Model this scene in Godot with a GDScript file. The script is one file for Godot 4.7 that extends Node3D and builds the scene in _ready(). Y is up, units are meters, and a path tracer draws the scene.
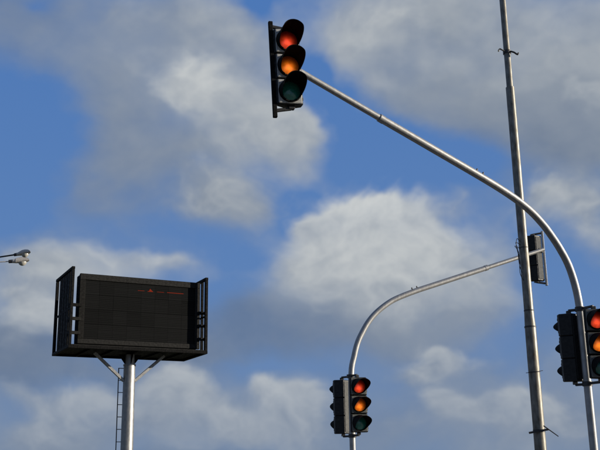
extends Node3D
# A road junction seen from the pavement, looking up: two curved signal masts, a tall steel pole,
# an LED billboard on a column, a street lamp, and a sky of broken stratocumulus lit by a low sun.

# Cloud masses, soft layers and heaped heads: azimuth, elevation, half-width, half-height (degrees), density (negative: gap), brightness
const VEILS := [
	[-12.5, 26.9, 4.8, 2.8, 0.62, 0.50], [-7.4, 27.4, 4.9, 2.5, 0.60, 0.56], [-16.7, 25.6, 3.1, 2.8, 0.34, 0.26], [-11.7, 23.3, 3.5, 3.0, 0.66, 0.36], [-7.0, 24.1, 3.0, 2.6, 0.60, 0.75],
	[-4.0, 23.2, 3.4, 3.0, 0.75, 0.60], [-0.9, 20.7, 2.0, 2.5, 0.70, 0.62], [-12.2, 19.8, 3.6, 3.1, 0.65, 0.24], [-8.3, 19.4, 3.9, 2.2, 0.65, 0.36], [-4.7, 16.4, 2.6, 1.7, 0.55, 0.50],
	[-11.8, 16.4, 4.5, 1.4, 0.30, 0.25], [-3.3, 26.0, 2.7, 2.2, 0.45, 0.50], [-19.1, 27.7, 2.8, 2.2, 0.30, 0.20], [-15.4, 14.4, 5.7, 1.0, 0.12, 0.40], [-18.0, 20.7, 3.3, 2.8, -0.80, 0.00],
	[-18.6, 17.0, 3.9, 2.5, -0.80, 0.00], [-2.9, 29.1, 1.3, 1.2, -0.60, 0.00], [-17.8, 28.4, 1.0, 0.6, -0.30, 0.00], [1.9, 23.2, 1.5, 3.7, -0.80, 0.00], [5.1, 19.9, 3.6, 2.0, -0.90, 0.00],
	[9.4, 18.7, 2.9, 1.4, -0.70, 0.00], [-1.3, 16.6, 1.7, 1.6, -0.70, 0.00], [-6.3, 18.9, 1.3, 0.9, -0.30, 0.00], [-4.3, 13.2, 2.2, 0.7, -0.30, 0.00], [7.2, 27.5, 5.6, 2.8, 0.80, 0.62],
	[3.7, 27.4, 2.8, 2.2, 0.45, 0.62], [12.5, 25.6, 5.5, 3.7, 0.95, 0.48], [17.7, 24.9, 4.1, 3.1, 0.95, 0.58], [16.0, 20.3, 5.3, 2.8, 0.80, 0.22], [9.7, 23.1, 4.0, 2.5, 0.65, 0.36],
	[19.1, 20.5, 2.6, 3.7, 0.70, 0.26], [7.1, 24.5, 2.7, 1.9, 0.40, 0.50], [4.2, 13.0, 5.1, 3.1, 0.70, 0.75], [7.7, 11.6, 3.8, 2.8, 0.70, 0.65], [-0.1, 12.1, 2.2, 2.2, 0.45, 0.60],
	[1.8, 9.4, 4.7, 1.4, 0.80, 0.20], [7.5, 8.8, 3.7, 1.4, 0.70, 0.36], [10.5, 16.1, 2.2, 1.2, 0.25, 0.60], [11.7, 11.1, 1.9, 2.2, 0.30, 0.55], [16.8, 15.6, 2.9, 1.5, 0.40, 0.58],
	[18.5, 13.3, 1.3, 1.4, 0.25, 0.60], [12.9, 13.8, 1.6, 2.5, 0.20, 0.50], [16.3, 10.8, 2.8, 2.5, -0.30, 0.00], [12.7, 7.3, 2.5, 1.9, -0.20, 0.00], [-12.3, 12.7, 6.3, 1.2, 0.50, 0.66],
	[-17.1, 11.3, 3.1, 1.9, 0.45, 0.50], [-16.6, 9.2, 1.9, 1.5, 0.35, 0.65], [-17.4, 6.9, 5.0, 1.5, 0.85, 0.00], [-3.3, 8.8, 4.7, 1.6, 1.00, 0.00], [-7.1, 7.3, 3.7, 1.4, 0.70, 0.04],
	[-12.0, 6.1, 3.7, 0.9, 0.40, 0.10], [-2.4, 6.1, 3.7, 0.7, -0.25, 0.00], [-13.2, 5.6, 1.6, 0.7, -0.30, 0.00], [-14.3, 3.2, 3.7, 1.7, 0.50, 0.45], [-8.6, 3.8, 2.8, 1.7, 0.45, 0.50],
	[-15.9, 1.9, 3.7, 1.2, 0.50, 0.36], [-4.6, 3.4, 2.8, 1.4, 0.40, 0.45], [-1.1, 3.7, 2.8, 1.7, 0.45, 0.55], [8.6, 5.6, 3.7, 1.7, 0.45, 0.42], [9.1, 3.2, 3.1, 1.9, 0.45, 0.45],
	[6.8, 7.7, 3.1, 0.7, 0.30, 0.30], [13.8, 2.5, 3.1, 1.7, 0.45, 0.50], [4.7, 2.4, 3.7, 1.5, 0.35, 0.25], [16.8, 3.2, 1.9, 2.5, 0.15, 0.40]]
const HEAPS := [
	[-6.4, 24.3, 2.2, 1.7, 0.75, 0.95], [-7.4, 23.3, 1.9, 1.4, 0.60, 0.84], [-4.8, 23.2, 2.0, 1.5, 0.42, 0.74], [-0.9, 21.3, 1.7, 2.0, 0.55, 0.74], [5.3, 27.0, 2.4, 1.6, 0.45, 0.75],
	[8.3, 27.8, 3.1, 1.4, 0.40, 0.70], [16.8, 25.7, 2.3, 1.4, 0.35, 0.66], [-12.9, 27.7, 2.8, 1.1, 0.30, 0.55], [-2.9, 20.4, 2.8, 1.6, 0.38, 0.62], [3.8, 28.3, 1.8, 1.1, 0.30, 0.68],
	[1.9, 15.5, 1.5, 1.3, 1.00, 0.92], [3.4, 15.8, 1.7, 1.2, 1.00, 0.96], [5.6, 15.9, 2.0, 1.2, 1.00, 0.98], [7.6, 15.1, 2.0, 1.4, 0.80, 0.90], [2.9, 13.6, 3.3, 2.0, 1.10, 0.92],
	[6.5, 13.2, 3.3, 2.2, 1.10, 0.92], [9.2, 13.1, 1.6, 1.7, 0.45, 0.76], [-0.1, 14.9, 1.0, 0.9, 0.65, 0.74], [0.7, 12.9, 2.0, 1.9, 0.85, 0.76], [10.6, 11.1, 1.5, 1.6, 0.40, 0.66],
	[5.1, 10.7, 4.5, 1.5, 0.60, 0.66], [10.4, 15.7, 1.7, 0.9, 0.45, 0.64], [-4.9, 16.6, 2.6, 1.5, 0.60, 0.57], [-7.2, 16.1, 2.1, 0.9, 0.35, 0.46], [16.8, 15.6, 2.6, 1.4, 0.60, 0.68],
	[15.3, 16.1, 1.5, 1.0, 0.50, 0.66], [18.4, 14.2, 1.5, 1.5, 0.50, 0.64], [-11.6, 13.1, 2.3, 0.9, 0.65, 0.82], [-8.8, 12.9, 2.0, 0.7, 0.60, 0.77], [-15.3, 12.3, 2.3, 1.1, 0.50, 0.70],
	[-16.5, 9.3, 1.8, 1.5, 0.70, 0.80], [-18.1, 10.6, 1.4, 0.9, 0.50, 0.64], [-17.7, 12.5, 2.0, 0.8, 0.35, 0.58], [-12.7, 4.7, 1.5, 0.8, 0.95, 0.84], [-14.6, 3.9, 2.7, 1.2, 0.85, 0.72],
	[-16.5, 2.3, 2.7, 1.1, 0.75, 0.64], [-8.6, 5.1, 1.9, 1.4, 0.95, 0.80], [-7.2, 4.3, 1.6, 1.1, 0.85, 0.80], [-9.5, 2.9, 2.7, 1.4, 0.70, 0.64], [-17.0, 4.7, 1.6, 0.7, 0.40, 0.55],
	[-2.6, 4.8, 1.2, 0.9, 1.05, 0.90], [-0.9, 4.0, 2.0, 1.3, 1.05, 0.88], [0.7, 4.2, 1.4, 1.0, 0.90, 0.84], [-5.4, 3.4, 1.2, 0.7, 0.90, 0.84], [-3.9, 2.5, 2.5, 1.0, 0.75, 0.70],
	[-0.2, 2.5, 2.7, 1.2, 0.75, 0.68], [8.9, 6.3, 2.5, 1.0, 0.85, 0.72], [8.1, 7.1, 1.1, 0.6, 0.80, 0.80], [6.6, 5.7, 2.1, 0.9, 0.65, 0.62], [8.0, 4.0, 1.5, 1.1, 1.00, 0.82],
	[9.5, 3.0, 2.1, 1.0, 0.80, 0.72], [12.7, 3.8, 1.7, 0.9, 0.85, 0.78], [14.8, 3.3, 1.6, 0.9, 0.80, 0.78], [13.5, 2.2, 3.1, 1.0, 0.70, 0.64], [6.0, 2.5, 1.5, 0.8, 0.50, 0.54],
	[16.8, 2.1, 1.4, 1.0, 0.50, 0.58]]

const SUN_DIRECTION := Vector3(0.974, 0.215, 0.075)   # towards the sun
var mats := {}
var taken := {}

# ---------------------------------------------------------------- naming
func numbered(called: String) -> String:
	if not taken.has(called):
		taken[called] = 0
		return called
	taken[called] += 1
	return "%s_%03d" % [called, taken[called]]

func thing(called: String, label: String, category: String, at: Vector3, turn := 0.0, group := "") -> Node3D:
	var o := Node3D.new()
	o.name = numbered(called)
	add_child(o)
	o.position = at
	o.rotation.y = turn
	o.set_meta("label", label)
	o.set_meta("category", category)
	if group != "":
		o.set_meta("group", group)
	return o

func obj(called: String, st: SurfaceTool, m: Material, parent: Node, at := Transform3D.IDENTITY) -> MeshInstance3D:
	var o := MeshInstance3D.new()
	o.name = called
	o.mesh = st.commit()
	o.material_override = m
	o.transform = at
	parent.add_child(o, true)
	return o

func same(called: String, mesh: Mesh, m: Material, parent: Node, at := Transform3D.IDENTITY) -> MeshInstance3D:
	var o := MeshInstance3D.new()
	o.name = called
	o.mesh = mesh
	o.material_override = m
	o.transform = at
	parent.add_child(o, true)
	return o

func structure(called: String, st: SurfaceTool, m: Material) -> MeshInstance3D:
	var o := obj(called, st, m, self)
	o.set_meta("kind", "structure")
	return o

# ---------------------------------------------------------------- mesh helpers
func shape() -> SurfaceTool:
	var st := SurfaceTool.new()
	st.begin(Mesh.PRIMITIVE_TRIANGLES)
	return st

func tri(st: SurfaceTool, p: Array, n: Array, uv := [Vector2.ZERO, Vector2.ZERO, Vector2.ZERO]) -> void:
	var order := [0, 1, 2]
	if (p[1] - p[0]).cross(p[2] - p[0]).dot(n[0] + n[1] + n[2]) > 0.0:
		order = [0, 2, 1]
	for i in order:
		st.set_normal(n[i])
		st.set_uv(uv[i])
		st.add_vertex(p[i])

func quad(st: SurfaceTool, a: Vector3, b: Vector3, c: Vector3, d: Vector3, na: Vector3, nb: Vector3, nc: Vector3, nd: Vector3) -> void:
	tri(st, [a, b, c], [na, nb, nc])
	tri(st, [a, c, d], [na, nc, nd])

# a box with chamfered edges
func add_box(st: SurfaceTool, at: Transform3D, size: Vector3, ch := 0.0) -> void:
	var h := size * 0.5
	var axes := [Vector3.RIGHT, Vector3.UP, Vector3.BACK]
	var pt := func(f: int, sx: float, sy: float, sz: float) -> Vector3:
		var s := [sx, sy, sz]
		var v := Vector3(sx * h.x, sy * h.y, sz * h.z)
		for k in 3:
			if k != f:
				v -= axes[k] * float(s[k]) * ch
		return at * v
	for f in 3:
		for s in [-1.0, 1.0]:
			var a := (f + 1) % 3
			var b := (f + 2) % 3
			var c := []
			for q in [[-1, -1], [1, -1], [1, 1], [-1, 1]]:
				var sg := [0.0, 0.0, 0.0]
				sg[f] = s
				sg[a] = float(q[0])
				sg[b] = float(q[1])
				c.append(pt.call(f, sg[0], sg[1], sg[2]))
			var n: Vector3 = (at.basis * (axes[f] * s)).normalized()
			quad(st, c[0], c[1], c[2], c[3], n, n, n, n)
	if ch <= 0.0:
		return
	for f in 3:                                     # the edges that run along axis f
		var a := (f + 1) % 3
		var b := (f + 2) % 3
		for sa in [-1.0, 1.0]:
			for sb in [-1.0, 1.0]:
				var c := []
				for e in [[a, -1.0], [a, 1.0], [b, 1.0], [b, -1.0]]:
					var sg := [0.0, 0.0, 0.0]
					sg[f] = e[1]
					sg[a] = sa
					sg[b] = sb
					c.append(pt.call(e[0], sg[0], sg[1], sg[2]))
				var n: Vector3 = (at.basis * (axes[a] * sa + axes[b] * sb)).normalized()
				quad(st, c[0], c[1], c[2], c[3], n, n, n, n)
	for sx in [-1.0, 1.0]:
		for sy in [-1.0, 1.0]:
			for sz in [-1.0, 1.0]:
				var n: Vector3 = (at.basis * Vector3(sx, sy, sz)).normalized()
				tri(st, [pt.call(0, sx, sy, sz), pt.call(1, sx, sy, sz), pt.call(2, sx, sy, sz)], [n, n, n])

func bx(st: SurfaceTool, centre: Vector3, size: Vector3, ch := 0.0) -> void:
	add_box(st, Transform3D(Basis.IDENTITY, centre), size, ch)

# a square bar from a to b
func bar(st: SurfaceTool, a: Vector3, b: Vector3, w: float, d: float, ch := 0.0) -> void:
	var y := (b - a).normalized()
	var x := y.cross(Vector3.BACK)
	if x.length() < 0.05:
		x = y.cross(Vector3.UP)
	x = x.normalized()
	var z := x.cross(y)
	add_box(st, Transform3D(Basis(x, y, z), (a + b) * 0.5), Vector3(w, a.distance_to(b), d), ch)

# a round tube along points, with a radius at each
func add_tube(st: SurfaceTool, pts: Array, radii: Array, seg := 20, caps := true) -> void:
	var n := pts.size()
	var side := Vector3.ZERO
	var rings := []
	var normals := []
	for i in n:
		var t: Vector3 = (pts[mini(i + 1, n - 1)] - pts[maxi(i - 1, 0)]).normalized()
		if i == 0:
			side = t.cross(Vector3(0.31, 0.2, 0.93)).normalized()
		side = (side - t * side.dot(t)).normalized()
		var other := t.cross(side)
		var ring := []
		var nr := []
		for k in seg:
			var a := TAU * k / seg
			var d := side * cos(a) + other * sin(a)
			ring.append(pts[i] + d * radii[i])
			nr.append(d)
		rings.append(ring)
		normals.append(nr)
	for i in n - 1:
		for k in seg:
			var j := (k + 1) % seg
			quad(st, rings[i][k], rings[i][j], rings[i + 1][j], rings[i + 1][k], normals[i][k], normals[i][j], normals[i + 1][j], normals[i + 1][k])
	if caps:
		for e in [0, n - 1]:
			var t: Vector3 = (pts[0] - pts[1]).normalized() if e == 0 else (pts[n - 1] - pts[n - 2]).normalized()
			for k in seg:
				tri(st, [pts[e], rings[e][k], rings[e][(k + 1) % seg]], [t, t, t])

func tube(a: Vector3, b: Vector3, ra: float, rb: float, seg := 14) -> SurfaceTool:
	var st := shape()
	add_tube(st, [a, b], [ra, rb], seg)
	return st

# a lathed profile of (radius, height) round the y axis of `at`, faceted from ring to ring
func add_lathe(st: SurfaceTool, at: Transform3D, profile: Array, seg := 24, smooth := true) -> void:
	for i in profile.size() - 1:
		var p: Vector2 = profile[i]
		var q: Vector2 = profile[i + 1]
		var t := (q - p).normalized()
		var slope := Vector2(t.y, -t.x)
		for k in seg:
			var c := []
			var ns := []
			for e in [[p, k], [p, k + 1], [q, k + 1], [q, k]]:
				var a: float = TAU * float(e[1]) / seg
				c.append(at * Vector3(cos(a) * e[0].x, e[0].y, sin(a) * e[0].x))
				var aa: float = a if smooth else TAU * (k + 0.5) / seg
				ns.append((at.basis * Vector3(cos(aa) * slope.x, slope.y, sin(aa) * slope.x)).normalized())
			if p.x > 0.0001:
				tri(st, [c[0], c[1], c[2]], [ns[0], ns[1], ns[2]])
			if q.x > 0.0001:
				tri(st, [c[0], c[2], c[3]], [ns[0], ns[2], ns[3]])

# a convex outline (x, z) swept up from y0 to y1, its two ends drawn in by `ch`
func add_prism(st: SurfaceTool, outline: Array, y0: float, y1: float, ch: float) -> void:
	var mid := Vector2.ZERO
	for p in outline:
		mid += p / outline.size()
	var n := outline.size()
	for i in n:
		var p: Vector2 = outline[i]
		var q: Vector2 = outline[(i + 1) % n]
		var nn := Vector2(q.y - p.y, p.x - q.x).normalized()
		if nn.dot((p + q) * 0.5 - mid) < 0.0:
			nn = -nn
		var n3 := Vector3(nn.x, 0, nn.y)
		quad(st, Vector3(p.x, y0 + ch, p.y), Vector3(q.x, y0 + ch, q.y), Vector3(q.x, y1 - ch, q.y), Vector3(p.x, y1 - ch, p.y), n3, n3, n3, n3)
		for e in [[y0, y0 + ch, -1.0], [y1, y1 - ch, 1.0]]:
			var pi_ := p + (mid - p).normalized() * ch
			var qi := q + (mid - q).normalized() * ch
			var ne := (n3 + Vector3(0, e[2], 0)).normalized()
			quad(st, Vector3(p.x, e[1], p.y), Vector3(q.x, e[1], q.y), Vector3(qi.x, e[0], qi.y), Vector3(pi_.x, e[0], pi_.y), ne, ne, ne, ne)
			var up := Vector3(0, e[2], 0)
			tri(st, [Vector3(mid.x, e[0], mid.y), Vector3(pi_.x, e[0], pi_.y), Vector3(qi.x, e[0], qi.y)], [up, up, up])

# smooth points through a table of points
func through(table: Array, steps := 5) -> Array:
	var out := []
	for i in table.size() - 1:
		var a: Vector3 = table[maxi(i - 1, 0)]
		var b: Vector3 = table[i]
		var c: Vector3 = table[i + 1]
		var d: Vector3 = table[mini(i + 2, table.size() - 1)]
		for k in steps:
			out.append(b.cubic_interpolate(c, a, d, float(k) / steps))
	out.append(table[-1])
	return out

# ---------------------------------------------------------------- materials
func ramp(stops: Array) -> Gradient:
	var g := Gradient.new()
	var off := PackedFloat32Array()
	var col := PackedColorArray()
	for s in stops:
		off.append(s[0])
		col.append(Color(s[1][0], s[1][1], s[1][2]).linear_to_srgb() if s[1] is Array else Color(s[1], s[1], s[1]))
	g.offsets = off
	g.colors = col
	return g

func noise_texture(noise_seed: int, frequency: float, octaves: int, g: Gradient, size := 256, kind := FastNoiseLite.TYPE_SIMPLEX_SMOOTH) -> NoiseTexture2D:
	var f := FastNoiseLite.new()
	f.seed = noise_seed
	f.noise_type = kind
	f.frequency = frequency
	f.fractal_octaves = octaves
	var t := NoiseTexture2D.new()
	t.width = size
	t.height = size
	t.seamless = true
	t.noise = f
	t.color_ramp = g
	return t

func surface(stops: Array, rough: Array, metal: float, scale: Vector3, noise_seed: int, frequency := 0.03, octaves := 5, world := false) -> StandardMaterial3D:
	var m := StandardMaterial3D.new()
	m.albedo_texture = noise_texture(noise_seed, frequency, octaves, ramp(stops))
	m.roughness = 1.0
	m.roughness_texture = noise_texture(noise_seed + 7, frequency * 0.7, octaves, ramp([[0.25, rough[0]], [0.75, rough[1]]]))
	m.metallic = metal
	m.uv1_triplanar = true
	m.uv1_world_triplanar = world
	m.uv1_scale = scale
	return m

func plain(c: Array, rough: float, metal := 0.0) -> StandardMaterial3D:
	var m := StandardMaterial3D.new()
	m.albedo_color = Color(c[0], c[1], c[2]).linear_to_srgb()
	m.roughness = rough
	m.metallic = metal
	return m

func lens_material(c: Array, glow: Array, energy: float) -> StandardMaterial3D:
	var m := plain(c, 0.22)
	m.clearcoat_enabled = true
	m.clearcoat = 0.6
	m.clearcoat_roughness = 0.15
	var f := FastNoiseLite.new()
	f.seed = 5
	f.noise_type = FastNoiseLite.TYPE_CELLULAR
	f.frequency = 0.06
	var t := NoiseTexture2D.new()
	t.width = 128
	t.height = 128
	t.as_normal_map = true
	t.bump_strength = 3.0
	t.noise = f
	m.normal_enabled = true
	m.normal_texture = t
	m.normal_scale = 0.5
	if energy > 0.0:
		m.emission_enabled = true
		m.emission = Color(glow[0], glow[1], glow[2]).linear_to_srgb()
		m.emission_energy_multiplier = energy
		# moulded prism ribs; sunlit lower crescent and visor shade above painted into the glow
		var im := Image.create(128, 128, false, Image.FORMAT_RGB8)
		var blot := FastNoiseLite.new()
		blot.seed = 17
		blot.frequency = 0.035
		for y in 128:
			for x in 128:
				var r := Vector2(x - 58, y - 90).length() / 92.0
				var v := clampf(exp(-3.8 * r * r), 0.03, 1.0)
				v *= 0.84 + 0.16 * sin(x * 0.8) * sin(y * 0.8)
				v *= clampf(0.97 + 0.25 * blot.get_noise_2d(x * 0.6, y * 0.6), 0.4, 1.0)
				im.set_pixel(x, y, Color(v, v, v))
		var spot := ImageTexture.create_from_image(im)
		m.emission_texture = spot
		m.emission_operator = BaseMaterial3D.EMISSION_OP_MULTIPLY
	return m

func make_materials() -> void:
	mats.mast = surface([[0.2, [0.20, 0.20, 0.197]], [0.5, [0.235, 0.235, 0.231]], [0.8, [0.275, 0.275, 0.271]]], [0.40, 0.54], 0.5, Vector3(2.6, 0.9, 2.6), 11)
	mats.old_steel = surface([[0.08, [0.085, 0.058, 0.036]], [0.22, [0.092, 0.086, 0.070]], [0.5, [0.135, 0.128, 0.108]], [0.85, [0.185, 0.175, 0.15]]], [0.42, 0.58], 0.6, Vector3(3.0, 0.7, 3.0), 23)
	mats.column = surface([[0.2, [0.21, 0.21, 0.208]], [0.8, [0.27, 0.27, 0.266]]], [0.42, 0.52], 0.85, Vector3(1.2, 0.5, 1.2), 31)
	mats.dark_steel = surface([[0.2, [0.012, 0.012, 0.012]], [0.8, [0.03, 0.028, 0.026]]], [0.45, 0.65], 0.2, Vector3(2, 2, 2), 41)
	mats.housing = surface([[0.2, [0.008, 0.008, 0.008]], [0.8, [0.018, 0.018, 0.0175]]], [0.42, 0.56], 0.0, Vector3(3, 3, 3), 51)
	mats.visor = surface([[0.2, [0.004, 0.004, 0.004]], [0.8, [0.009, 0.009, 0.009]]], [0.75, 0.9], 0.0, Vector3(4, 4, 4), 61)
	mats.visor.metallic_specular = 0.15
	mats.housing.metallic_specular = 0.3
	mats.grey_door = surface([[0.2, [0.19, 0.19, 0.18]], [0.8, [0.31, 0.31, 0.295]]], [0.45, 0.6], 0.0, Vector3(3, 3, 3), 53)
	mats.dark_door = surface([[0.2, [0.05, 0.053, 0.048]], [0.8, [0.085, 0.088, 0.08]]], [0.45, 0.6], 0.0, Vector3(3, 3, 3), 57)
	mats.panel = surface([[0.2, [0.075, 0.076, 0.074]], [0.8, [0.11, 0.111, 0.107]]], [0.75, 0.9], 0.0, Vector3(3, 3, 3), 59)
	mats.panel.metallic_specular = 0.2
	mats.frame = surface([[0.2, [0.005, 0.005, 0.005]], [0.8, [0.013, 0.0125, 0.012]]], [0.5, 0.7], 0.0, Vector3(1.3, 1.3, 1.3), 71)
	mats.frame.metallic_specular = 0.1
	mats.trim_dark = surface([[0.2, [0.005, 0.005, 0.0047]], [0.8, [0.010, 0.0098, 0.009]]], [0.7, 0.85], 0.0, Vector3(1.3, 1.3, 1.3), 73)
	mats.trim_dark.metallic_specular = 0.2
	mats.trim = surface([[0.2, [0.003, 0.003, 0.0027]], [0.8, [0.010, 0.0097, 0.0086]]], [0.7, 0.85], 0.0, Vector3(1.4, 1.4, 1.4), 81)
	mats.trim.metallic_specular = 0.3
	mats.lamp_shell = surface([[0.2, [0.30, 0.28, 0.25]], [0.8, [0.44, 0.41, 0.37]]], [0.4, 0.55], 0.1, Vector3(2, 2, 2), 91)
	mats.lamp_bowl = plain([0.26, 0.25, 0.22], 0.2)
	mats.wire = plain([0.012, 0.012, 0.013], 0.6)
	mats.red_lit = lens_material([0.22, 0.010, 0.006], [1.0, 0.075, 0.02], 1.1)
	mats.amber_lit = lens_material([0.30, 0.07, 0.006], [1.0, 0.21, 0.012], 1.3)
	mats.green_off = lens_material([0.010, 0.155, 0.110], [0, 0, 0], 0.0)
	mats.led_red = plain([0.03, 0.003, 0.002], 0.9)
	mats.led_red.metallic_specular = 0.0
	mats.led_red.emission_enabled = true
	mats.led_red.emission = Color(1.0, 0.12, 0.05).linear_to_srgb()
	mats.led_red.emission_energy_multiplier = 0.10
	for i in 4:                                      # LED cabinet faces: rows of louvres over black pixels
		var im := Image.create(64, 128, false, Image.FORMAT_RGB8)
		var rng := RandomNumberGenerator.new()
		rng.seed = 900 + i
		for y in 128:
			var v := 0.0030 + 0.0007 * i + (0.0045 if y % 10 < 4 else 0.0015 * float(y % 3)) + rng.randf() * 0.003
			for x in 64:
				var w := v * (1.0 + 0.25 * (rng.randf() - 0.5))
				im.set_pixel(x, y, Color(w * 0.97, w, w * 1.0).linear_to_srgb())
		var m := StandardMaterial3D.new()
		m.albedo_texture = ImageTexture.create_from_image(im)
		m.roughness = 0.85
		m.metallic_specular = 0.05
		m.uv1_triplanar = true
		m.uv1_scale = Vector3(1.25, 1.25, 1.25)
		mats["cabinet_%d" % i] = m
	mats.asphalt = surface([[0.2, [0.035, 0.035, 0.036]], [0.8, [0.075, 0.073, 0.07]]], [0.85, 0.95], 0.0, Vector3(0.7, 0.7, 0.7), 101, 0.08, 5, true)
	mats.earth = surface([[0.2, [0.05, 0.045, 0.03]], [0.5, [0.075, 0.08, 0.04]], [0.8, [0.13, 0.11, 0.075]]], [0.9, 1.0], 0.0, Vector3(0.15, 0.15, 0.15), 111, 0.03, 5, true)
	mats.paving = surface([[0.2, [0.19, 0.18, 0.165]], [0.8, [0.29, 0.28, 0.26]]], [0.8, 0.95], 0.0, Vector3(0.8, 0.8, 0.8), 121, 0.05, 5, true)
	mats.paint = surface([[0.2, [0.55, 0.55, 0.53]], [0.8, [0.75, 0.75, 0.73]]], [0.6, 0.8], 0.0, Vector3(1, 1, 1), 131, 0.08, 4, true)

# ---------------------------------------------------------------- the sky
const SKY_LEVEL := 0.625                             # the sky against the sun; the exposure makes up for it
const COVER_STEP := 0.25
const COVER_WIDE := 1440
const COVER_HIGH := 380
var veil := [PackedFloat32Array(), PackedFloat32Array(), PackedFloat32Array(), PackedFloat32Array()]   # density, density x brightness, positive density, density x height within the mass
var heap := [PackedFloat32Array(), PackedFloat32Array(), PackedFloat32Array(), PackedFloat32Array()]
var n_warp := FastNoiseLite.new()
var n_body := FastNoiseLite.new()
var n_fine := FastNoiseLite.new()
var n_billow := FastNoiseLite.new()

func lay_cloud(layer: Array, az: float, el: float, rx: float, ry: float, density: float, bright: float) -> void:
	var reach := 2.3
	var c0: PackedFloat32Array = layer[0]
	var c1: PackedFloat32Array = layer[1]
	var c2: PackedFloat32Array = layer[2]
	var c3: PackedFloat32Array = layer[3]
	for j in range(maxi(0, int((el - ry * reach) / COVER_STEP)), mini(COVER_HIGH - 1, int((el + ry * reach) / COVER_STEP) + 1)):
		var dy := (j * COVER_STEP - el) / ry
		for i in range(int(floor((az - rx * reach) / COVER_STEP)), int((az + rx * reach) / COVER_STEP) + 1):
			var dx := (i * COVER_STEP - az) / rx
			var w := exp(-1.3 * (dx * dx + dy * dy)) * density
			var k := j * COVER_WIDE + posmod(i + COVER_WIDE / 2, COVER_WIDE)
			c0[k] += w
			if density > 0.0:
				c1[k] += w * bright
				c2[k] += w
				c3[k] += w * dy
	layer[0] = c0
	layer[1] = c1
	layer[2] = c2
	layer[3] = c3

func read_cover(a: PackedFloat32Array, r: int, i0: int, i1: int, fx: float, fy: float) -> float:
	return lerpf(lerpf(a[r + i0], a[r + i1], fx), lerpf(a[r + COVER_WIDE + i0], a[r + COVER_WIDE + i1], fx), fy)

const GREY_DARK := Color(0.130, 0.182, 0.280)
const GREY_MID := Color(0.258, 0.302, 0.366)
const GREY_LIGHT := Color(0.562, 0.586, 0.590)

func cloud_colour(t: float) -> Color:
	return GREY_DARK.lerp(GREY_MID, t * 2.0) if t < 0.5 else GREY_MID.lerp(GREY_LIGHT, (t - 0.5) * 2.0)

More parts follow.
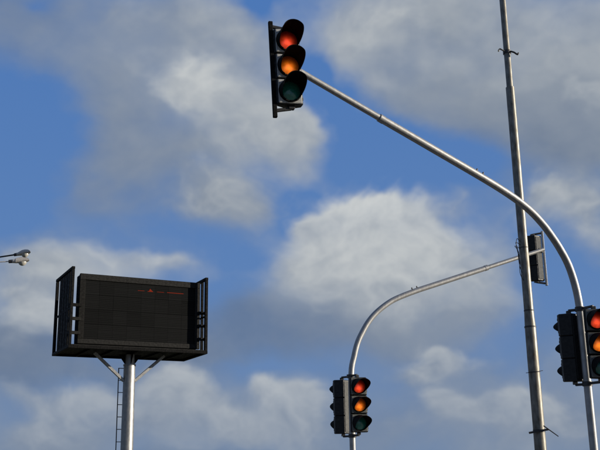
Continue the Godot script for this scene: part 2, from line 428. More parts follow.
func sky_colour(az: float, el: float) -> Color:
	var ce := cos(deg_to_rad(el))
	var d := Vector3(sin(deg_to_rad(az)) * ce, sin(deg_to_rad(el)) * 1.35, -cos(deg_to_rad(az)) * ce)
	var w1 := n_warp.get_noise_3dv(d)
	var w2 := n_warp.get_noise_3dv(d + Vector3(5.2, 1.3, 8.1))
	var x := (az + w1 * 2.4 / maxf(ce, 0.2)) / COVER_STEP + COVER_WIDE / 2
	var y := clampf((el + w2 * 1.6) / COVER_STEP, 0.0, COVER_HIGH - 2.0)
	var i := int(floor(x))
	var j := int(y)
	var fx := x - i
	var fy := y - j
	var i0 := posmod(i, COVER_WIDE)
	var i1 := posmod(i + 1, COVER_WIDE)
	var r := j * COVER_WIDE
	var body := n_body.get_noise_3dv(d)
	var fine := n_fine.get_noise_3dv(d + Vector3(w1, w2, 0) * 0.05)
	var billow := 0.42 - absf(n_billow.get_noise_3dv(d + Vector3(w1, w2, 0) * 0.03)) * 1.7
	# clear air, paler towards the horizon
	var h := clampf(el / 30.0, 0.0, 1.0)
	var air := Color(0.160, 0.272, 0.475).lerp(Color(0.073, 0.186, 0.465), pow(h, 0.6))
	if el > 30.0:
		air = air.lerp(Color(0.055, 0.145, 0.40), clampf((el - 30.0) / 60.0, 0.0, 1.0))
	var low := 1.0 - smoothstep(0.0, 13.0, el)
	# the soft grey layer
	var c := read_cover(veil[0], r, i0, i1, fx, fy)
	var t := read_cover(veil[1], r, i0, i1, fx, fy) / maxf(read_cover(veil[2], r, i0, i1, fx, fy), 0.05)
	var thick := maxf(0.0, c + body * 0.32 + fine * 0.08 + 0.12 + low * 0.30)
	var a := (1.0 - exp(-thick * thick * 3.8 - thick * 0.55)) * (0.90 + 0.10 * clampf(body * 3.0, -1.0, 1.0))
	# every mass is brighter on the side that faces the light
	var to_light := Vector3(cos(deg_to_rad(az)), 0.0, sin(deg_to_rad(az))) * 0.013 + Vector3(0, 0.017, 0)
	var facing := body - n_body.get_noise_3dv(d + to_light)
	t = clampf(t + 0.04 + facing * 0.32 + body * 0.05 + fine * 0.06, 0.0, 1.05)
	var out := air.lerp(cloud_colour(t), a)
	# heaped heads: crisp above, melting into the grey below
	x = (az + w1 * 1.5 / maxf(ce, 0.2)) / COVER_STEP + COVER_WIDE / 2
	y = clampf((el + w2 * 1.1) / COVER_STEP, 0.0, COVER_HIGH - 2.0)
	i = int(floor(x))
	j = int(y)
	fx = x - i
	fy = y - j
	i0 = posmod(i, COVER_WIDE)
	i1 = posmod(i + 1, COVER_WIDE)
	r = j * COVER_WIDE
	c = read_cover(heap[0], r, i0, i1, fx, fy)
	if c > 0.02:
		var g := maxf(read_cover(heap[2], r, i0, i1, fx, fy), 0.03)
		t = read_cover(heap[1], r, i0, i1, fx, fy) / g
		var high := clampf(read_cover(heap[3], r, i0, i1, fx, fy) / g * 0.6 + 0.5, 0.0, 1.0)
		var shifted := 0.42 - absf(n_billow.get_noise_3dv(d + to_light * 0.8 + Vector3(w1, w2, 0) * 0.03)) * 1.7
		thick = c + body * 0.24 + billow * 0.20 + fine * 0.11
		high = clampf(high + body * 0.7, 0.0, 1.0)
		a = lerpf(smoothstep(0.08, 1.0, thick) * 0.85, smoothstep(0.06, 0.74, thick) * 0.95, high)
		t = clampf(t * lerpf(0.88, 1.03, high) + (billow - shifted) * 0.10 + billow * 0.10 + fine * 0.05, 0.0, 1.2)
		out = out.lerp(cloud_colour(t), a)
	return out.lerp(Color(0.160, 0.225, 0.345), low * 0.40) * SKY_LEVEL

func make_sky() -> ImageTexture:
	n_warp.seed = 3
	n_warp.frequency = 5.5
	n_warp.fractal_octaves = 5
	n_body.seed = 14
	n_body.frequency = 4.0
	n_body.fractal_octaves = 6
	n_body.fractal_gain = 0.5
	n_billow.seed = 41
	n_billow.frequency = 13.0
	n_billow.fractal_octaves = 6
	n_billow.fractal_gain = 0.55
	n_fine.seed = 29
	n_fine.frequency = 26.0
	n_fine.fractal_octaves = 4
	for layer in [veil, heap]:
		for k in 4:
			var a := PackedFloat32Array()
			a.resize(COVER_WIDE * COVER_HIGH)
			layer[k] = a
	for c in VEILS:
		lay_cloud(veil, c[0], c[1], c[2], c[3], c[4], c[5])
	for c in HEAPS:
		lay_cloud(heap, c[0], c[1], c[2], c[3], c[4], c[5])
	var rng := RandomNumberGenerator.new()
	rng.seed = 77
	for i in 520:                                      # the same broken cloud all round
		var el := rad_to_deg(asin(rng.randf()))
		var az := rng.randf_range(-180, 180)
		var size := rng.randf_range(2.0, 5.5)
		var density := rng.randf_range(0.4, 0.9) if rng.randf() < 0.72 else -0.7
		var bright := rng.randf_range(0.15, 0.8)
		if absf(az) < 24.0 and el < 33.0:
			continue
		var wide := 1.3 / maxf(cos(deg_to_rad(el)), 0.15)
		lay_cloud(veil, az, el, size * wide, size * 0.85, density, bright)
		if i % 3 == 0:
			lay_cloud(heap, az, el, size * 0.6 * wide, size * 0.35, 0.8, bright * 0.5 + 0.45)
	var small := Image.create(1024, 512, false, Image.FORMAT_RGBF)
	small.fill(Color(0.10, 0.11, 0.11))
	for y in 258:
		var el := 90.0 - (y + 0.5) * 180.0 / 512.0
		for x in 1024:
			small.set_pixel(x, y, sky_colour((x + 0.5) * 360.0 / 1024.0 - 180.0, maxf(el, 0.0)))
	small.resize(4096, 2048, Image.INTERPOLATE_CUBIC)
	# the part of the sky before the camera, with a wide margin, at full fineness
	var k := 360.0 / 4096.0
	var x0 := 2048 - 320
	var y0 := 1024 - 420
	for y in range(y0, 1024):
		var el := 90.0 - (y + 0.5) * k
		for x in range(x0, x0 + 640):
			small.set_pixel(x, y, sky_colour((x + 0.5) * k - 180.0, el))
	var whole := Image.create(4096, 2048, false, Image.FORMAT_RGBF)    # -Z lies on the first column
	whole.blit_rect(small, Rect2i(2048, 0, 2048, 2048), Vector2i(0, 0))
	whole.blit_rect(small, Rect2i(0, 0, 2048, 2048), Vector2i(2048, 0))
	return ImageTexture.create_from_image(whole)

# ---------------------------------------------------------------- traffic lights
const OUTLINE := [Vector2(0.118, 0.0), Vector2(0.125, -0.008), Vector2(0.122, -0.060), Vector2(0.0, -0.122), Vector2(-0.122, -0.052), Vector2(-0.125, -0.008), Vector2(-0.118, 0.0)]
var section_mesh: Mesh
var door_mesh: Mesh
var lens_mesh: Mesh
var visor_mesh: Mesh
var latch_mesh: Mesh
var collar_mesh: Mesh

func make_signal_meshes() -> void:
	var st := shape()
	add_prism(st, OUTLINE, -0.127, 0.127, 0.009)
	section_mesh = st.commit()
	st = shape()
	bx(st, Vector3.ZERO, Vector3(0.226, 0.236, 0.02), 0.007)
	door_mesh = st.commit()
	st = shape()
	add_lathe(st, Transform3D(Basis(Vector3.RIGHT, PI / 2), Vector3.ZERO), [Vector2(0.096, 0.0), Vector2(0.112, 0.0), Vector2(0.112, 0.012), Vector2(0.108, 0.016), Vector2(0.096, 0.012), Vector2(0.094, 0.0)], 32)
	collar_mesh = st.commit()
	st = shape()
	var rings := 7
	var seg := 32
	for i in rings:
		for k in seg:
			var c := []
			var ns := []
			var uv := []
			for e in [[i, k], [i, k + 1], [i + 1, k + 1], [i + 1, k]]:
				var r: float = 0.096 * e[0] / rings
				var a: float = TAU * float(e[1]) / seg
				var f := r / 0.096
				c.append(Vector3(cos(a) * r, sin(a) * r, 0.024 * (1.0 - f * f)))
				ns.append(Vector3(cos(a) * f * 0.5, sin(a) * f * 0.5, 1.0).normalized())
				uv.append(Vector2(0.5 + 0.5 * cos(a) * f, 0.5 - 0.5 * sin(a) * f))
			if i > 0:
				tri(st, [c[0], c[1], c[2]], [ns[0], ns[1], ns[2]], [uv[0], uv[1], uv[2]])
			tri(st, [c[0], c[2], c[3]], [ns[0], ns[2], ns[3]], [uv[0], uv[2], uv[3]])
	st.generate_tangents()
	lens_mesh = st.commit()
	# the visor: a hood, long over the top, cut away towards the open bottom
	st = shape()
	var steps := 44
	var open := deg_to_rad(152)
	for part in 2:                                    # outer and inner skin
		var r := 0.1075 if part == 0 else 0.1035
		var sign := 1.0 if part == 0 else -1.0
		for k in steps:
			var p := []
			var ns := []
			for e in [[k, 0], [k + 1, 0], [k + 1, 1], [k, 1]]:
				var a: float = -open + 2.0 * open * float(e[0]) / steps
				p.append(visor_point(a, r, e[1]))
				ns.append(Vector3(sin(a), cos(a), 0) * sign)
			quad(st, p[0], p[1], p[2], p[3], ns[0], ns[1], ns[2], ns[3])
	for k in steps:                                   # the rim
		var a := -open + 2.0 * open * k / steps
		var b := -open + 2.0 * open * (k + 1) / steps
		var n := Vector3(0, 0, 1)
		quad(st, visor_point(a, 0.1035, 1), visor_point(b, 0.1035, 1), visor_point(b, 0.1075, 1), visor_point(a, 0.1075, 1), n, n, n, n)
	for s in [-1.0, 1.0]:
		var n: Vector3 = Vector3(0, -1, 0)
		quad(st, visor_point(open * s, 0.1035, 0), visor_point(open * s, 0.1075, 0), visor_point(open * s, 0.1075, 1), visor_point(open * s, 0.1035, 1), n, n, n, n)
	visor_mesh = st.commit()
	st = shape()
	bx(st, Vector3.ZERO, Vector3(0.012, 0.03, 0.014), 0.003)
	latch_mesh = st.commit()

func visor_point(a: float, r: float, out: int) -> Vector3:
	var f := absf(a) / deg_to_rad(152)
	var long := lerpf(0.265, 0.04, smoothstep(0.34, 0.9, f)) if out == 1 else 0.0
	return Vector3(sin(a) * r, cos(a) * r - long * 0.07, 0.02 + long)

# hung: "pole" has two brackets reaching to (bx, bz); "bar" has an upright bar at its -x side
func traffic_light(label: String, centre: Vector3, facing: float, lean: float, hung: String, reach := Vector2.ZERO, door := "dark_door", panel := "housing") -> void:
	var t := thing("traffic_light", label, "traffic light", Vector3.ZERO, 0.0, "three-lamp traffic lights at the junction")
	t.basis = Basis(Vector3.UP, deg_to_rad(facing)) * Basis(Vector3.BACK, deg_to_rad(lean)) * (1.04 if door == "grey_door" else 1.0)
	t.position = centre - t.basis.y * 0.386
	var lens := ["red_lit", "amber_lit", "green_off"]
	for i in 3:
		var y := 0.386 + 0.257 * (1 - i)
		var s := same("signal_section", section_mesh, mats.housing, t, Transform3D(Basis.IDENTITY, Vector3(0, y, 0)))
		same("door", door_mesh, mats[door], s, Transform3D(Basis.IDENTITY, Vector3(0, 0, 0.0095)))
		same("lens_collar", collar_mesh, mats.visor, s, Transform3D(Basis.IDENTITY, Vector3(0, 0, 0.019)))
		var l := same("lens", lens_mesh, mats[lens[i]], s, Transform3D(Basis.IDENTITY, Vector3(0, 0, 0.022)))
		l.set_meta("label", ["glowing red signal lens", "glowing amber signal lens", "unlit dark green signal lens"][i])
		same("visor", visor_mesh, mats.visor, s)
		for e in [-1.0, 1.0]:
			same("latch", latch_mesh, mats.dark_steel, s, Transform3D(Basis.IDENTITY, Vector3(0.118, 0.07 * e, 0.006)))
		if i < 2:
			var lamp := OmniLight3D.new()
			lamp.name = "lamp_glow"
			lamp.light_color = Color(1.0, 0.18, 0.1) if i == 0 else Color(1.0, 0.48, 0.08)
			lamp.light_energy = 0.0006
			lamp.light_size = 0.05
			lamp.omni_range = 12.0
			lamp.omni_attenuation = 2.0
			lamp.shadow_enabled = true
			lamp.position = Vector3(0, 0, 0.10)
			s.add_child(lamp)
	var b := shape()
	var lie := Vector3(0.122, 0, -0.070).normalized()       # along the slanted back, which carries a flat panel
	add_box(b, Transform3D(Basis(lie, Vector3.UP, lie.cross(Vector3.UP)), Vector3(-0.061, 0.386, -0.087) - lie.cross(Vector3.UP) * 0.003), Vector3(0.122, 0.72, 0.010), 0.004)
	obj("back_panel", b, mats[panel], t)
	if hung == "pole":                                  # reach: where the pole stands
		var to := t.basis.inverse() * (Vector3(reach.x, 0, reach.y) - Vector3(t.position.x, 0, t.position.z))
		reach = Vector2(to.x, to.z)
		for e in [[-0.012, -1.0], [0.784, 1.0]]:
			b = shape()
			var y: float = e[0]
			bar(b, Vector3(0.0, y - 0.012 * e[1], -0.05), Vector3(0.0, y + 0.022 * e[1], -0.05), 0.05, 0.04, 0.004)
			bar(b, Vector3(0.0, y + 0.024 * e[1], -0.05), Vector3(reach.x, y + 0.024 * e[1], reach.y), 0.028, 0.03, 0.004)
			obj("mounting_bracket", b, mats.dark_steel, t)
			b = shape()
			add_tube(b, [Vector3(reach.x, y + 0.024 * e[1] - 0.022, reach.y), Vector3(reach.x, y + 0.024 * e[1] + 0.022, reach.y)], [0.056, 0.056], 18)
			obj("pole_clamp", b, mats.dark_steel, t)
	else:
		b = shape()
		var drop := 0.045 if door == "grey_door" else 0.0     # this one's bar hangs lower
		bx(b, Vector3(-0.148 if drop == 0.0 else -0.147, 0.385 - drop / 2, -0.055 if drop == 0.0 else -0.022), Vector3(0.034 if drop == 0.0 else 0.04, 0.93 + drop, 0.034), 0.004)
		obj("mounting_bar", b, mats.visor if panel == "housing" else mats.mast, t)
		for e in [[-0.012, -1.0], [0.784, 1.0]]:
			b = shape()
			bar(b, Vector3(0.02, e[0] + 0.006 * e[1], -0.05), Vector3(-0.13, e[0] + 0.03 * e[1], -0.055), 0.03, 0.03, 0.004)
			bx(b, Vector3(0.02, e[0], -0.05), Vector3(0.06, 0.03, 0.05), 0.005)
			obj("mounting_bracket", b, mats.dark_steel, t)
		b = shape()
		bar(b, Vector3(-0.14, reach.x, -0.055), Vector3(-0.03, reach.x, -0.19), 0.05, 0.02, 0.003)
		obj("arm_bracket", b, mats.dark_steel, t)

# ---------------------------------------------------------------- masts and poles
# a curved mast: (distance along the arm, height) pairs; `joint` is where the arm's end piece slips in
func mast(label: String, foot: Vector3, way: Vector3, lower: Array, outer: Array, radii: Array, bolt_at: float) -> void:
	var t := thing("signal_mast", label, "mast", foot, 0.0, "curved traffic light masts")
	var table := []
	for q in lower:
		table.append(way * q[0] + Vector3(0, q[1], 0))
	var pts := through(table, 5)
	var rs := []
	var total := 0.0
	var run := [0.0]
	for i in pts.size() - 1:
		total += pts[i].distance_to(pts[i + 1])
		run.append(total)
	for i in pts.size():
		rs.append(lerpf(radii[0], radii[1], run[i] / total))
	var st := shape()
	add_tube(st, pts, rs, 28)
	obj("curved_pole", st, mats.mast, t)
	var ends := []
	for q in outer:
		ends.append(way * q[0] + Vector3(0, q[1], 0))
	var from: Vector3 = table[-1]
	var along: Vector3 = (ends[0] - from).normalized()
	st = shape()
	add_tube(st, [from - along * 0.1] + ends, [radii[2], radii[2], radii[3]].slice(0, ends.size() + 1), 24)
	obj("arm_end", st, mats.mast, t)
	st = shape()
	add_tube(st, [from - along * 0.045, from + along * 0.012], [radii[1] + 0.0035, radii[1] + 0.0035], 24)
	obj("joint_collar", st, mats.mast, t)
	var up := along.cross(way.cross(Vector3.UP)).normalized()
	if up.y < 0.0:
		up = -up
	for k in 2:
		var p := from - along * (bolt_at + 0.09 * k)
		st = shape()
		add_tube(st, [p + up * (radii[1] - 0.005), p + up * (radii[1] + 0.026)], [0.011, 0.009], 8)
		obj("bolt", st, mats.dark_steel, t)
	st = shape()
	add_tube(st, [Vector3(0, 0.16, 0), Vector3(0, 1.55, 0), Vector3(0, 1.62, 0)], [radii[0] + 0.014, radii[0] + 0.014, radii[0] + 0.002], 28)
	obj("base_sleeve", st, mats.mast, t)
	st = shape()
	bx(st, Vector3(0, 0.155, 0), Vector3(0.34, 0.03, 0.34), 0.005)
	obj("base_plate", st, mats.mast, t)
	for sx in [-1, 1]:
		for sz in [-1, 1]:
			obj("anchor_bolt", tube(Vector3(0.13 * sx, 0.16, 0.13 * sz), Vector3(0.13 * sx, 0.21, 0.13 * sz), 0.014, 0.014, 6), mats.dark_steel, t)

func tall_pole(at: Vector3) -> void:
	var t := thing("steel_pole", "tall stepped weathered steel pole crossing behind the upper signal arm", "pole", at)
	var st := shape()
	add_tube(st, [Vector3(0, 0.14, 0), Vector3(0, 3.36, 0)], [0.078, 0.0715], 28)
	obj("lower_section", st, mats.old_steel, t)
	st = shape()
	add_tube(st, [Vector3(0, 3.34, 0), Vector3(0, 3.40, 0), Vector3(0, 3.58, 0), Vector3(0, 6.73, 0)], [0.070, 0.0685, 0.0615, 0.0585], 28)
	obj("middle_section", st, mats.old_steel, t)
	st = shape()
	add_tube(st, [Vector3(0, 6.7, 0), Vector3(0, 11.2, 0), Vector3(0, 11.23, 0)], [0.0455, 0.040, 0.01], 24)
	obj("upper_section", st, mats.old_steel, t)
	for q in [[3.36, 0.0755, 0.02], [3.575, 0.0645, 0.016], [4.42, 0.0635, 0.014], [2.775, 0.0745, 0.012], [2.04, 0.0765, 0.035]]:
		st = shape()
		add_tube(st, [Vector3(0, q[0] - q[2] / 2, 0), Vector3(0, q[0] + q[2] / 2, 0)], [q[1], q[1]], 24)
		obj("strap", st, mats.dark_steel, t)
	st = shape()
	add_tube(st, [Vector3(-0.115, 2.765, 0.04), Vector3(0.0, 2.772, 0.077), Vector3(0.10, 2.79, 0.05)], [0.004, 0.004, 0.004], 6)
	obj("tie_wire", st, mats.wire, t)
	st = shape()                                       # a short crossbar and a stay rod tied to the pole low down
	bar(st, Vector3(-0.15, 2.015, 0.085), Vector3(0.10, 2.055, 0.085), 0.026, 0.022, 0.003)
	obj("crossbar", st, mats.dark_steel, t)
	obj("stay_rod", tube(Vector3(0.035, 2.10, 0.10), Vector3(0.205, 1.965, 0.12), 0.008, 0.006, 8), mats.dark_steel, t)
	st = shape()                                       # bracket with two hooks higher up
	add_tube(st, [Vector3(0, 7.245, 0), Vector3(0, 7.295, 0)], [0.056, 0.056], 20)
	obj("hook_band", st, mats.dark_steel, t)
	st = shape()
	add_tube(st, through([Vector3(-0.04, 7.27, 0.04), Vector3(-0.08, 7.285, 0.05), Vector3(-0.105, 7.30, 0.05), Vector3(-0.125, 7.285, 0.05), Vector3(-0.13, 7.262, 0.05)]), _same(0.0105, 21), 8)
	obj("hook", st, mats.old_steel, t)
	st = shape()
	add_tube(st, through([Vector3(0.04, 7.265, 0.04), Vector3(0.085, 7.245, 0.05), Vector3(0.115, 7.222, 0.05), Vector3(0.135, 7.212, 0.05), Vector3(0.148, 7.235, 0.05)]), _same(0.0125, 21), 8)
	obj("hook", st, mats.dark_steel, t)
	for k in 3:                                        # loose ends of cable
		st = shape()
		var y := 4.50 - 0.05 * k
		add_tube(st, through([Vector3(-0.05, y, 0.04), Vector3(-0.09 - 0.018 * k, y + 0.035, 0.05), Vector3(-0.105 + 0.012 * k, y - 0.06, 0.05), Vector3(-0.085, y - 0.2 - 0.06 * k, 0.045), Vector3(-0.07 + 0.01 * k, y - 0.33 - 0.05 * k, 0.045)]), _same(0.0045, 21), 6)
		obj("loose_cable", st, mats.wire, t)
	st = shape()
	bx(st, Vector3(0, 0.155, 0), Vector3(0.4, 0.03, 0.4), 0.005)
	obj("base_plate", st, mats.old_steel, t)

func _same(v: float, n: int) -> Array:
	var a := []
	a.resize(n)
	a.fill(v)
	return a

# ---------------------------------------------------------------- the billboard
func billboard(corner: Vector3, turn: float) -> void:
	var w := 4.98
	var dz := 2.45
	var t := thing("led_billboard", "black electronic billboard with open side frames on a steel column", "billboard", Vector3.ZERO, turn)
	var basis := Basis(Vector3.UP, turn)
	var cx := 2.47
	var cz := -1.15
	t.position = corner + basis * Vector3(cx, 0, cz)
	t.position.y = 0.0
	var o := Vector3(-cx, corner.y, -cz)               # the deck's front left corner in local terms; the back lies towards -z
	var st := shape()
	# deck
	st = shape()
	bx(st, o + Vector3(w / 2, 0.075, -dz / 2), Vector3(w - 0.2, 0.02, dz - 0.2), 0.0)
	obj("deck_plate", st, mats.frame, t)
	for q in [[Vector3(0, 0.05, -0.05), Vector3(w, 0.05, -0.05)], [Vector3(0, 0.05, -dz + 0.05), Vector3(w, 0.05, -dz + 0.05)], [Vector3(0.05, 0.05, -0.102), Vector3(0.05, 0.05, -dz + 0.102)], [Vector3(w - 0.05, 0.05, -0.102), Vector3(w - 0.05, 0.05, -dz + 0.102)]]:
		st = shape()
		bar(st, o + q[0], o + q[1], 0.1, 0.1, 0.008)
		obj("deck_beam", st, mats.frame, t)
	for k in 5:
		st = shape()
		var x := w * (k + 1) / 6.0
		bar(st, o + Vector3(x, 0.03, -0.102), o + Vector3(x, 0.03, -dz + 0.102), 0.06, 0.06, 0.0)
		obj("deck_joist", st, mats.frame, t)
	st = shape()
	bar(st, o + Vector3(0.0, 0.116, -0.045), o + Vector3(w, 0.116, -0.045), 0.03, 0.06, 0.004)
	obj("front_rail", st, mats.trim, t)
	# side frames
	for s in 2:
		var x0 := 0.055 if s == 0 else w - 0.055
		var f := Node3D.new()
		f.name = "side_frame"
		t.add_child(f, true)
		for z in ([0.065, 0.56, 0.95, 1.34, 1.73, dz - 0.065] if s == 0 else [0.065, 0.46, 1.35, dz - 0.065]):
			st = shape()
			var wide := 0.13 if z < 0.1 or z > dz - 0.1 else (0.33 if s == 0 else 0.07)
			bx(st, o + Vector3(x0, 0.102 + 1.29, -z), Vector3(0.1 if wide < 0.2 else 0.04, 2.58, wide), 0.01)
			obj("post" if wide < 0.2 else "board", st, mats.frame, f)
		st = shape()
		bar(st, o + Vector3(x0, 2.735, 0.0), o + Vector3(x0, 2.735, -dz), 0.11, 0.1, 0.01)
		obj("top_rail", st, mats.frame, f)
		st = shape()
		bar(st, o + Vector3(x0, 1.36, -0.14), o + Vector3(x0, 1.36, -dz + 0.14), 0.05, 0.05, 0.0)
		obj("middle_rail", st, mats.frame, f)
		# struts that tie the screen to the frame
		for y in [0.55, 1.03, 1.5]:
			st = shape()
			var xi := 0.40 if s == 0 else w - 0.24
			bx(st, o + Vector3((x0 + xi) / 2, y, -0.26), Vector3(absf(xi - x0) + 0.08, 0.11, 0.07), 0.006)
			obj("strut", st, mats.trim if y < 1.2 else mats.frame, f)
			st = shape()
			bar(st, o + Vector3(x0, y, -0.13), o + Vector3(x0, y, -0.30), 0.06, 0.06, 0.0)
			obj("strut", st, mats.frame, f)
	# the screen
	var x1 := 0.37
	var x2 := w - 0.19
	var yb := 0.2
	var yt := 2.63
	var zf := -0.33
	var scr := Node3D.new()
	scr.name = "screen"
	t.add_child(scr, true)
	st = shape()
	bx(st, o + Vector3((x1 + x2) / 2, (yb + yt) / 2, zf - 0.30), Vector3(x2 - x1 - 0.04, yt - yb - 0.04, 0.46), 0.01)
	obj("back_case", st, mats.frame, scr)
	var bt := 0.215
	var bs := 0.20
	var bb := 0.17
	for q in [[(x1 + x2) / 2, yt - bt / 2, x2 - x1, bt, mats.trim], [(x1 + x2) / 2, yb + bb / 2, x2 - x1, bb, mats.trim], [x1 + bs / 2, (yb + bb + yt - bt) / 2, bs, yt - yb - bt - bb, mats.trim_dark], [x2 - bs / 2, (yb + bb + yt - bt) / 2, bs, yt - yb - bt - bb, mats.trim]]:
		st = shape()
		bx(st, o + Vector3(q[0], q[1], zf - 0.035), Vector3(q[2], q[3], 0.12), 0.012)
		obj("bezel", st, q[4], scr)
	var cols := 8
	var rows := 4
	var lx := x1 + bs
	var ly := yb + bb
	var cw := (x2 - x1 - 2 * bs) / cols
	var chh := (yt - bt - ly) / rows
	st = shape()
	bx(st, Vector3.ZERO, Vector3(cw - 0.003, chh - 0.003, 0.05), 0.001)
	var cab := st.commit()
	var rng := RandomNumberGenerator.new()
	rng.seed = 5
	for j in rows:
		for i in cols:
			same("cabinet", cab, mats["cabinet_%d" % rng.randi_range(0, 3)], scr, Transform3D(Basis.IDENTITY, o + Vector3(lx + cw * (i + 0.5), ly + chh * (j + 0.5), zf - 0.045 + rng.randf_range(-0.003, 0.003))))
	# a broken line of red text: a peak and dashes, still lit near the top of the screen
	var ty := 2.18
	var tx := Vector3(0.10, 0, 0)
	var zl := zf - 0.016
	for q in [[2.46, 0.24, 0.000, 0.012], [2.80, 0.20, -0.005, 0.018], [3.18, 0.26, 0.0, 0.012], [3.74, 0.62, 0.004, 0.020]]:
		st = shape()
		bx(st, o + tx + Vector3(q[0], ty + q[2], zl), Vector3(q[1], q[3], 0.012), 0.0)
		obj("lit_dashes", st, mats.led_red, scr)
	st = shape()
	add_prism_flat(st, [Vector2(2.75, ty + 0.006), Vector2(2.89, ty + 0.006), Vector2(2.79, ty + 0.095)], zl - 0.006, zl + 0.006, o + tx)
	obj("lit_dashes", st, mats.led_red, scr)
	# column, collar, gussets
	var hub := o + Vector3(cx, 0, cz)
	st = shape()
	add_tube(st, [Vector3(0, 0.0, 0), Vector3(0, hub.y - 0.36, 0)], [0.228, 0.205], 40)
	obj("column", st, mats.column, t)
	st = shape()
	add_tube(st, [Vector3(0, hub.y - 0.40, 0), Vector3(0, hub.y - 0.345, 0)], [0.222, 0.222], 40)
	obj("column_flange", st, mats.column, t)
	st = shape()
	add_tube(st, [Vector3(0, hub.y - 0.36, 0), Vector3(0, hub.y - 0.002, 0)], [0.17, 0.17], 32)
	obj("column_neck", st, mats.column, t)
	for k in 4:
		st = shape()
		var a := Basis(Vector3.UP, PI / 2 * k)
		var tip := [Vector3(0.165, hub.y - 0.003, 0.0), Vector3(0.42, hub.y - 0.003, 0.0), Vector3(0.165, hub.y - 0.355, 0.0)]
		for e in [-1.0, 1.0]:
			var n := a * Vector3(0, 0, e)
			tri(st, [a * (tip[0] + Vector3(0, 0, 0.01 * e)), a * (tip[1] + Vector3(0, 0, 0.01 * e)), a * (tip[2] + Vector3(0, 0, 0.01 * e))], [n, n, n])
		var slant := a * Vector3(0.35, -0.25, 0).normalized()
		quad(st, a * (tip[1] + Vector3(0, 0, 0.01)), a * (tip[1] - Vector3(0, 0, 0.01)), a * (tip[2] - Vector3(0, 0, 0.01)), a * (tip[2] + Vector3(0, 0, 0.01)), slant, slant, slant, slant)
		obj("gusset", st, mats.frame, t)
	for s in [-1.0, 1.0]:
		st = shape()
		bar(st, Vector3(0.19 * s, hub.y - 0.93, 0.0), Vector3(1.28 * s, hub.y + 0.02, 0.0), 0.1, 0.1, 0.01)
		obj("brace", st, mats.mast, t)
	# the ladder up the column's far side
	var lad := Node3D.new()
	lad.name = "ladder"
	t.add_child(lad, true)
	for x in [-0.315, 0.0]:
		st = shape()
		bar(st, Vector3(x, 0.1, -0.25), Vector3(x, hub.y - 0.45, -0.25), 0.03, 0.02, 0.0)
		obj("ladder_rail", st, mats.wire, lad)
	st = shape()
	bar(st, Vector3(-0.298, 0, -0.25), Vector3(-0.017, 0, -0.25), 0.024, 0.024, 0.0)
	var rung := st.commit()
	for k in 12:
		same("rung", rung, mats.wire, lad, Transform3D(Basis.IDENTITY, Vector3(0, hub.y - 0.462 - 0.425 * k, 0)))

# a triangle in the xy plane with thickness
func add_prism_flat(st: SurfaceTool, p: Array, z0: float, z1: float, o: Vector3) -> void:
	for z in [[z0, -1.0], [z1, 1.0]]:
		var n := Vector3(0, 0, z[1])
		tri(st, [o + Vector3(p[0].x, p[0].y, z[0]), o + Vector3(p[1].x, p[1].y, z[0]), o + Vector3(p[2].x, p[2].y, z[0])], [n, n, n])
	for i in 3:
		var a: Vector2 = p[i]
		var b: Vector2 = p[(i + 1) % 3]
		var n := Vector3(b.y - a.y, a.x - b.x, 0).normalized()
		quad(st, o + Vector3(a.x, a.y, z0), o + Vector3(b.x, b.y, z0), o + Vector3(b.x, b.y, z1), o + Vector3(a.x, a.y, z1), n, n, n, n)

# ---------------------------------------------------------------- the street lamp
func luminaire(parent: Node, at: Vector3, way: Vector3, size: float) -> void:
	var x := way.normalized()
	var z := x.cross(Vector3.UP).normalized()
	var y := z.cross(x)
	var head := Node3D.new()
	head.name = "lamp_head"
	parent.add_child(head, true)
	head.transform = Transform3D(Basis(x, y * 1.35, z) * size, at)
	var top := shape()
	var bowl := shape()
	var n := 16
	# body sections along x: half-width, top height, bottom height
	var secs := [[0.0, 0.05, 0.05, -0.05], [0.10, 0.06, 0.06, -0.06], [0.20, 0.085, 0.085, -0.07], [0.34, 0.14, 0.115, -0.07], [0.50, 0.16, 0.12, -0.06], [0.62, 0.145, 0.10, -0.05], [0.70, 0.09, 0.06, -0.03], [0.73, 0.02, 0.01, -0.01]]
	for i in secs.size() - 1:
		for k in n:
			var c := []
			var ns := []
			for e in [[i, k], [i, k + 1], [i + 1, k + 1], [i + 1, k]]:
				var s: Array = secs[e[0]]
				var a: float = TAU * float(e[1]) / n
				c.append(Vector3(s[0], sin(a) * (s[2] if sin(a) > 0.0 else -s[3]), cos(a) * s[1]))
				ns.append(Vector3(0.0, sin(a) * 1.2, cos(a)).normalized())
			quad(top, c[0], c[1], c[2], c[3], ns[0], ns[1], ns[2], ns[3])
	obj("shell", top, mats.lamp_shell, head)
	for i in 5:
		for k in 20:
			var c := []
			var ns := []
			for e in [[i, k], [i, k + 1], [i + 1, k + 1], [i + 1, k]]:
				var f := float(e[0]) / 5
				var a: float = TAU * float(e[1]) / 20
				var r := cos(f * PI / 2)
				c.append(Vector3(0.46 + cos(a) * r * 0.17, -0.045 - sin(f * PI / 2) * 0.115, sin(a) * r * 0.125))
				ns.append(Vector3(cos(a) * r, -sin(f * PI / 2), sin(a) * r).normalized())
			quad(bowl, c[0], c[1], c[2], c[3], ns[0], ns[1], ns[2], ns[3])
	obj("glass_bowl", bowl, mats.lamp_bowl, head)
	var cl := shape()
	add_tube(cl, [Vector3(-0.09, 0, 0), Vector3(0.07, 0, 0)], [0.052, 0.056], 14)
	obj("spigot", cl, mats.dark_steel, head)

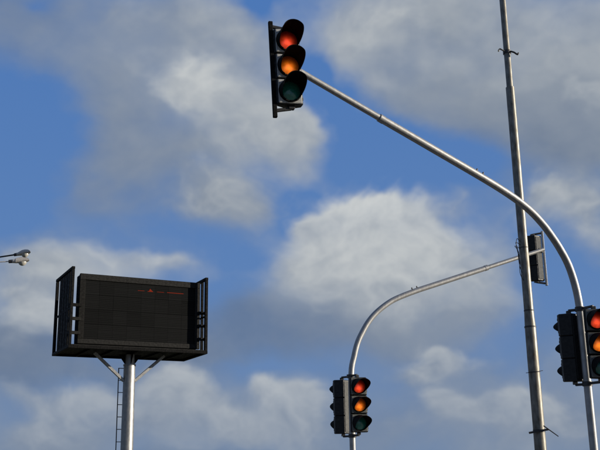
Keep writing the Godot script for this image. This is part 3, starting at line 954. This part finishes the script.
func street_lamp() -> void:
	var foot := Vector3(-16.8, 0, -38.2)
	var t := thing("street_lamp", "street lamp with two grey heads on thin dark arms beyond the billboard", "street lamp", foot)
	var st := shape()
	add_tube(st, [Vector3(0, 0.0, 0), Vector3(0, 10.2, 0)], [0.1, 0.05], 20)
	obj("lamp_pole", st, mats.old_steel, t)
	for q in [[Vector3(-12.0, 10.62, -36.9), 0.92], [Vector3(-12.86, 10.80, -38.9), 1.08]]:
		var tip: Vector3 = q[0] - foot
		var flat := Vector3(tip.x, 0, tip.z)
		st = shape()
		add_tube(st, through([Vector3(0, 10.0, 0), Vector3(0, tip.y - 0.34, 0) + flat * 0.15, Vector3(0, tip.y - 0.16, 0) + flat * 0.5, tip]), _same(0.034 if q[1] < 1.0 else 0.024, 16), 12)
		obj("lamp_arm", st, mats.dark_steel if q[1] < 1.0 else mats.lamp_shell, t)
		luminaire(t, tip, flat.normalized() + Vector3(0, 0.09, 0), q[1])

# ---------------------------------------------------------------- the scene
func _ready() -> void:
	var cam := Camera3D.new()
	cam.name = "camera"
	cam.position = Vector3(0, 1.6, 0)
	cam.rotation_degrees = Vector3(15.3, 0, -1.0)
	cam.fov = 28.07
	cam.near = 0.05
	cam.far = 2000.0
	add_child(cam)
	cam.current = true

	var env := Environment.new()
	env.background_mode = Environment.BG_SKY
	var sky := Sky.new()
	var pan := PanoramaSkyMaterial.new()
	pan.panorama = make_sky()
	sky.sky_material = pan
	env.sky = sky
	env.tonemap_mode = Environment.TONE_MAPPER_LINEAR
	env.tonemap_exposure = 1.6
	env.sdfgi_enabled = true
	env.ssao_enabled = true
	env.ssil_enabled = true
	var we := WorldEnvironment.new()
	we.name = "environment"
	we.environment = env
	add_child(we)

	var sun := DirectionalLight3D.new()
	sun.name = "sun"
	sun.light_color = Color(1.0, 0.955, 0.885)
	sun.light_energy = 1.6
	sun.light_angular_distance = 0.5
	sun.shadow_enabled = true
	add_child(sun)
	sun.look_at_from_position(SUN_DIRECTION * 50.0, Vector3.ZERO, Vector3.UP)

	make_materials()
	make_signal_meshes()

	# ground, road, pavements
	var st := shape()
	bx(st, Vector3(0, -0.5, 0), Vector3(1600, 1.0, 1600))
	structure("ground", st, mats.earth)
	st = shape()
	bx(st, Vector3(0, 0.002, -6.0), Vector3(300, 0.004, 7.0))
	structure("road", st, mats.asphalt)
	st = shape()
	for k in 40:
		bx(st, Vector3(-118.0 + 6.0 * k, 0.006, -6.0), Vector3(3.0, 0.004, 0.12))
	structure("road_marking", st, mats.paint)
	st = shape()
	bx(st, Vector3(0, 0.068, -12.3), Vector3(300, 0.144, 5.5), 0.01)
	structure("pavement", st, mats.paving)
	st = shape()
	bx(st, Vector3(0, 0.068, -0.9), Vector3(300, 0.144, 3.1), 0.01)
	structure("pavement_001", st, mats.paving)

	# masts: way = direction of the arm seen from above
	mast("curved steel mast whose arm holds the highest traffic light", Vector3(3.184, 0, -10.196), Vector3(-0.866, 0, 0.5),
		[[0, 0.15], [0, 1.2], [0, 2.2], [0.0, 3.0], [0.013, 3.46], [0.096, 3.794], [0.225, 4.018], [0.389, 4.213], [0.5, 4.317], [0.62, 4.408], [0.76, 4.490], [0.92, 4.564], [1.1, 4.636], [1.313, 4.713], [1.6, 4.811], [1.9, 4.912], [2.2, 5.013], [2.45, 5.097], [2.68, 5.174]],
		[[3.0, 5.281], [3.86, 5.571]], [0.046, 0.0405, 0.034, 0.031], 1.34)
	mast("curved steel mast whose arm passes behind the tall steel pole", Vector3(0.696, 0, -13.208), Vector3(0.932, 0, -0.362),
		[[0, 0.15], [0, 1.2], [0, 2.2], [0.012, 2.94], [0.07, 3.216], [0.130, 3.409], [0.208, 3.559], [0.33, 3.743], [0.486, 3.901], [0.693, 4.049], [0.885, 4.143], [1.165, 4.252], [1.45, 4.350], [1.75, 4.453], [2.1, 4.573], [2.45, 4.693]],
		[[2.9, 4.847], [3.575, 5.078]], [0.044, 0.041, 0.034, 0.032], 1.34)
	tall_pole(Vector3(2.972, 0, -11.659))

	traffic_light("traffic light on the tip of the highest mast arm, with pale grey front", Vector3(-0.087, 5.418, -8.079), 15.0, 2.3, "bar", Vector2(0.50, 0), "grey_door")
	traffic_light("traffic light facing away at the tip of the arm behind the tall pole", Vector3(3.898, 4.946, -14.636), 182.0, 0.0, "bar", Vector2(0.50, 0), "dark_door", "panel")
	traffic_light("traffic light with glowing lenses on the mast beside the tall steel pole", Vector3(3.283, 2.914, -9.977), 0.0, 0.0, "pole", Vector2(3.184, -10.196))
	traffic_light("back of the traffic light on the mast beside the tall steel pole", Vector3(3.071, 2.908, -10.321), 181.0, 0.0, "pole", Vector2(3.184, -10.196))
	traffic_light("traffic light with glowing lenses on the mast whose arm passes behind the pole", Vector3(0.793, 2.500, -13.003), 14.0, 0.0, "pole", Vector2(0.696, -13.208))
	traffic_light("back of the traffic light on the mast whose arm passes behind the pole", Vector3(0.560, 2.495, -13.388), 195.0, 0.0, "pole", Vector2(0.696, -13.208), "dark_door", "panel")

	billboard(Vector3(-7.803, 5.708, -29.978), deg_to_rad(27.5))
	street_lamp()
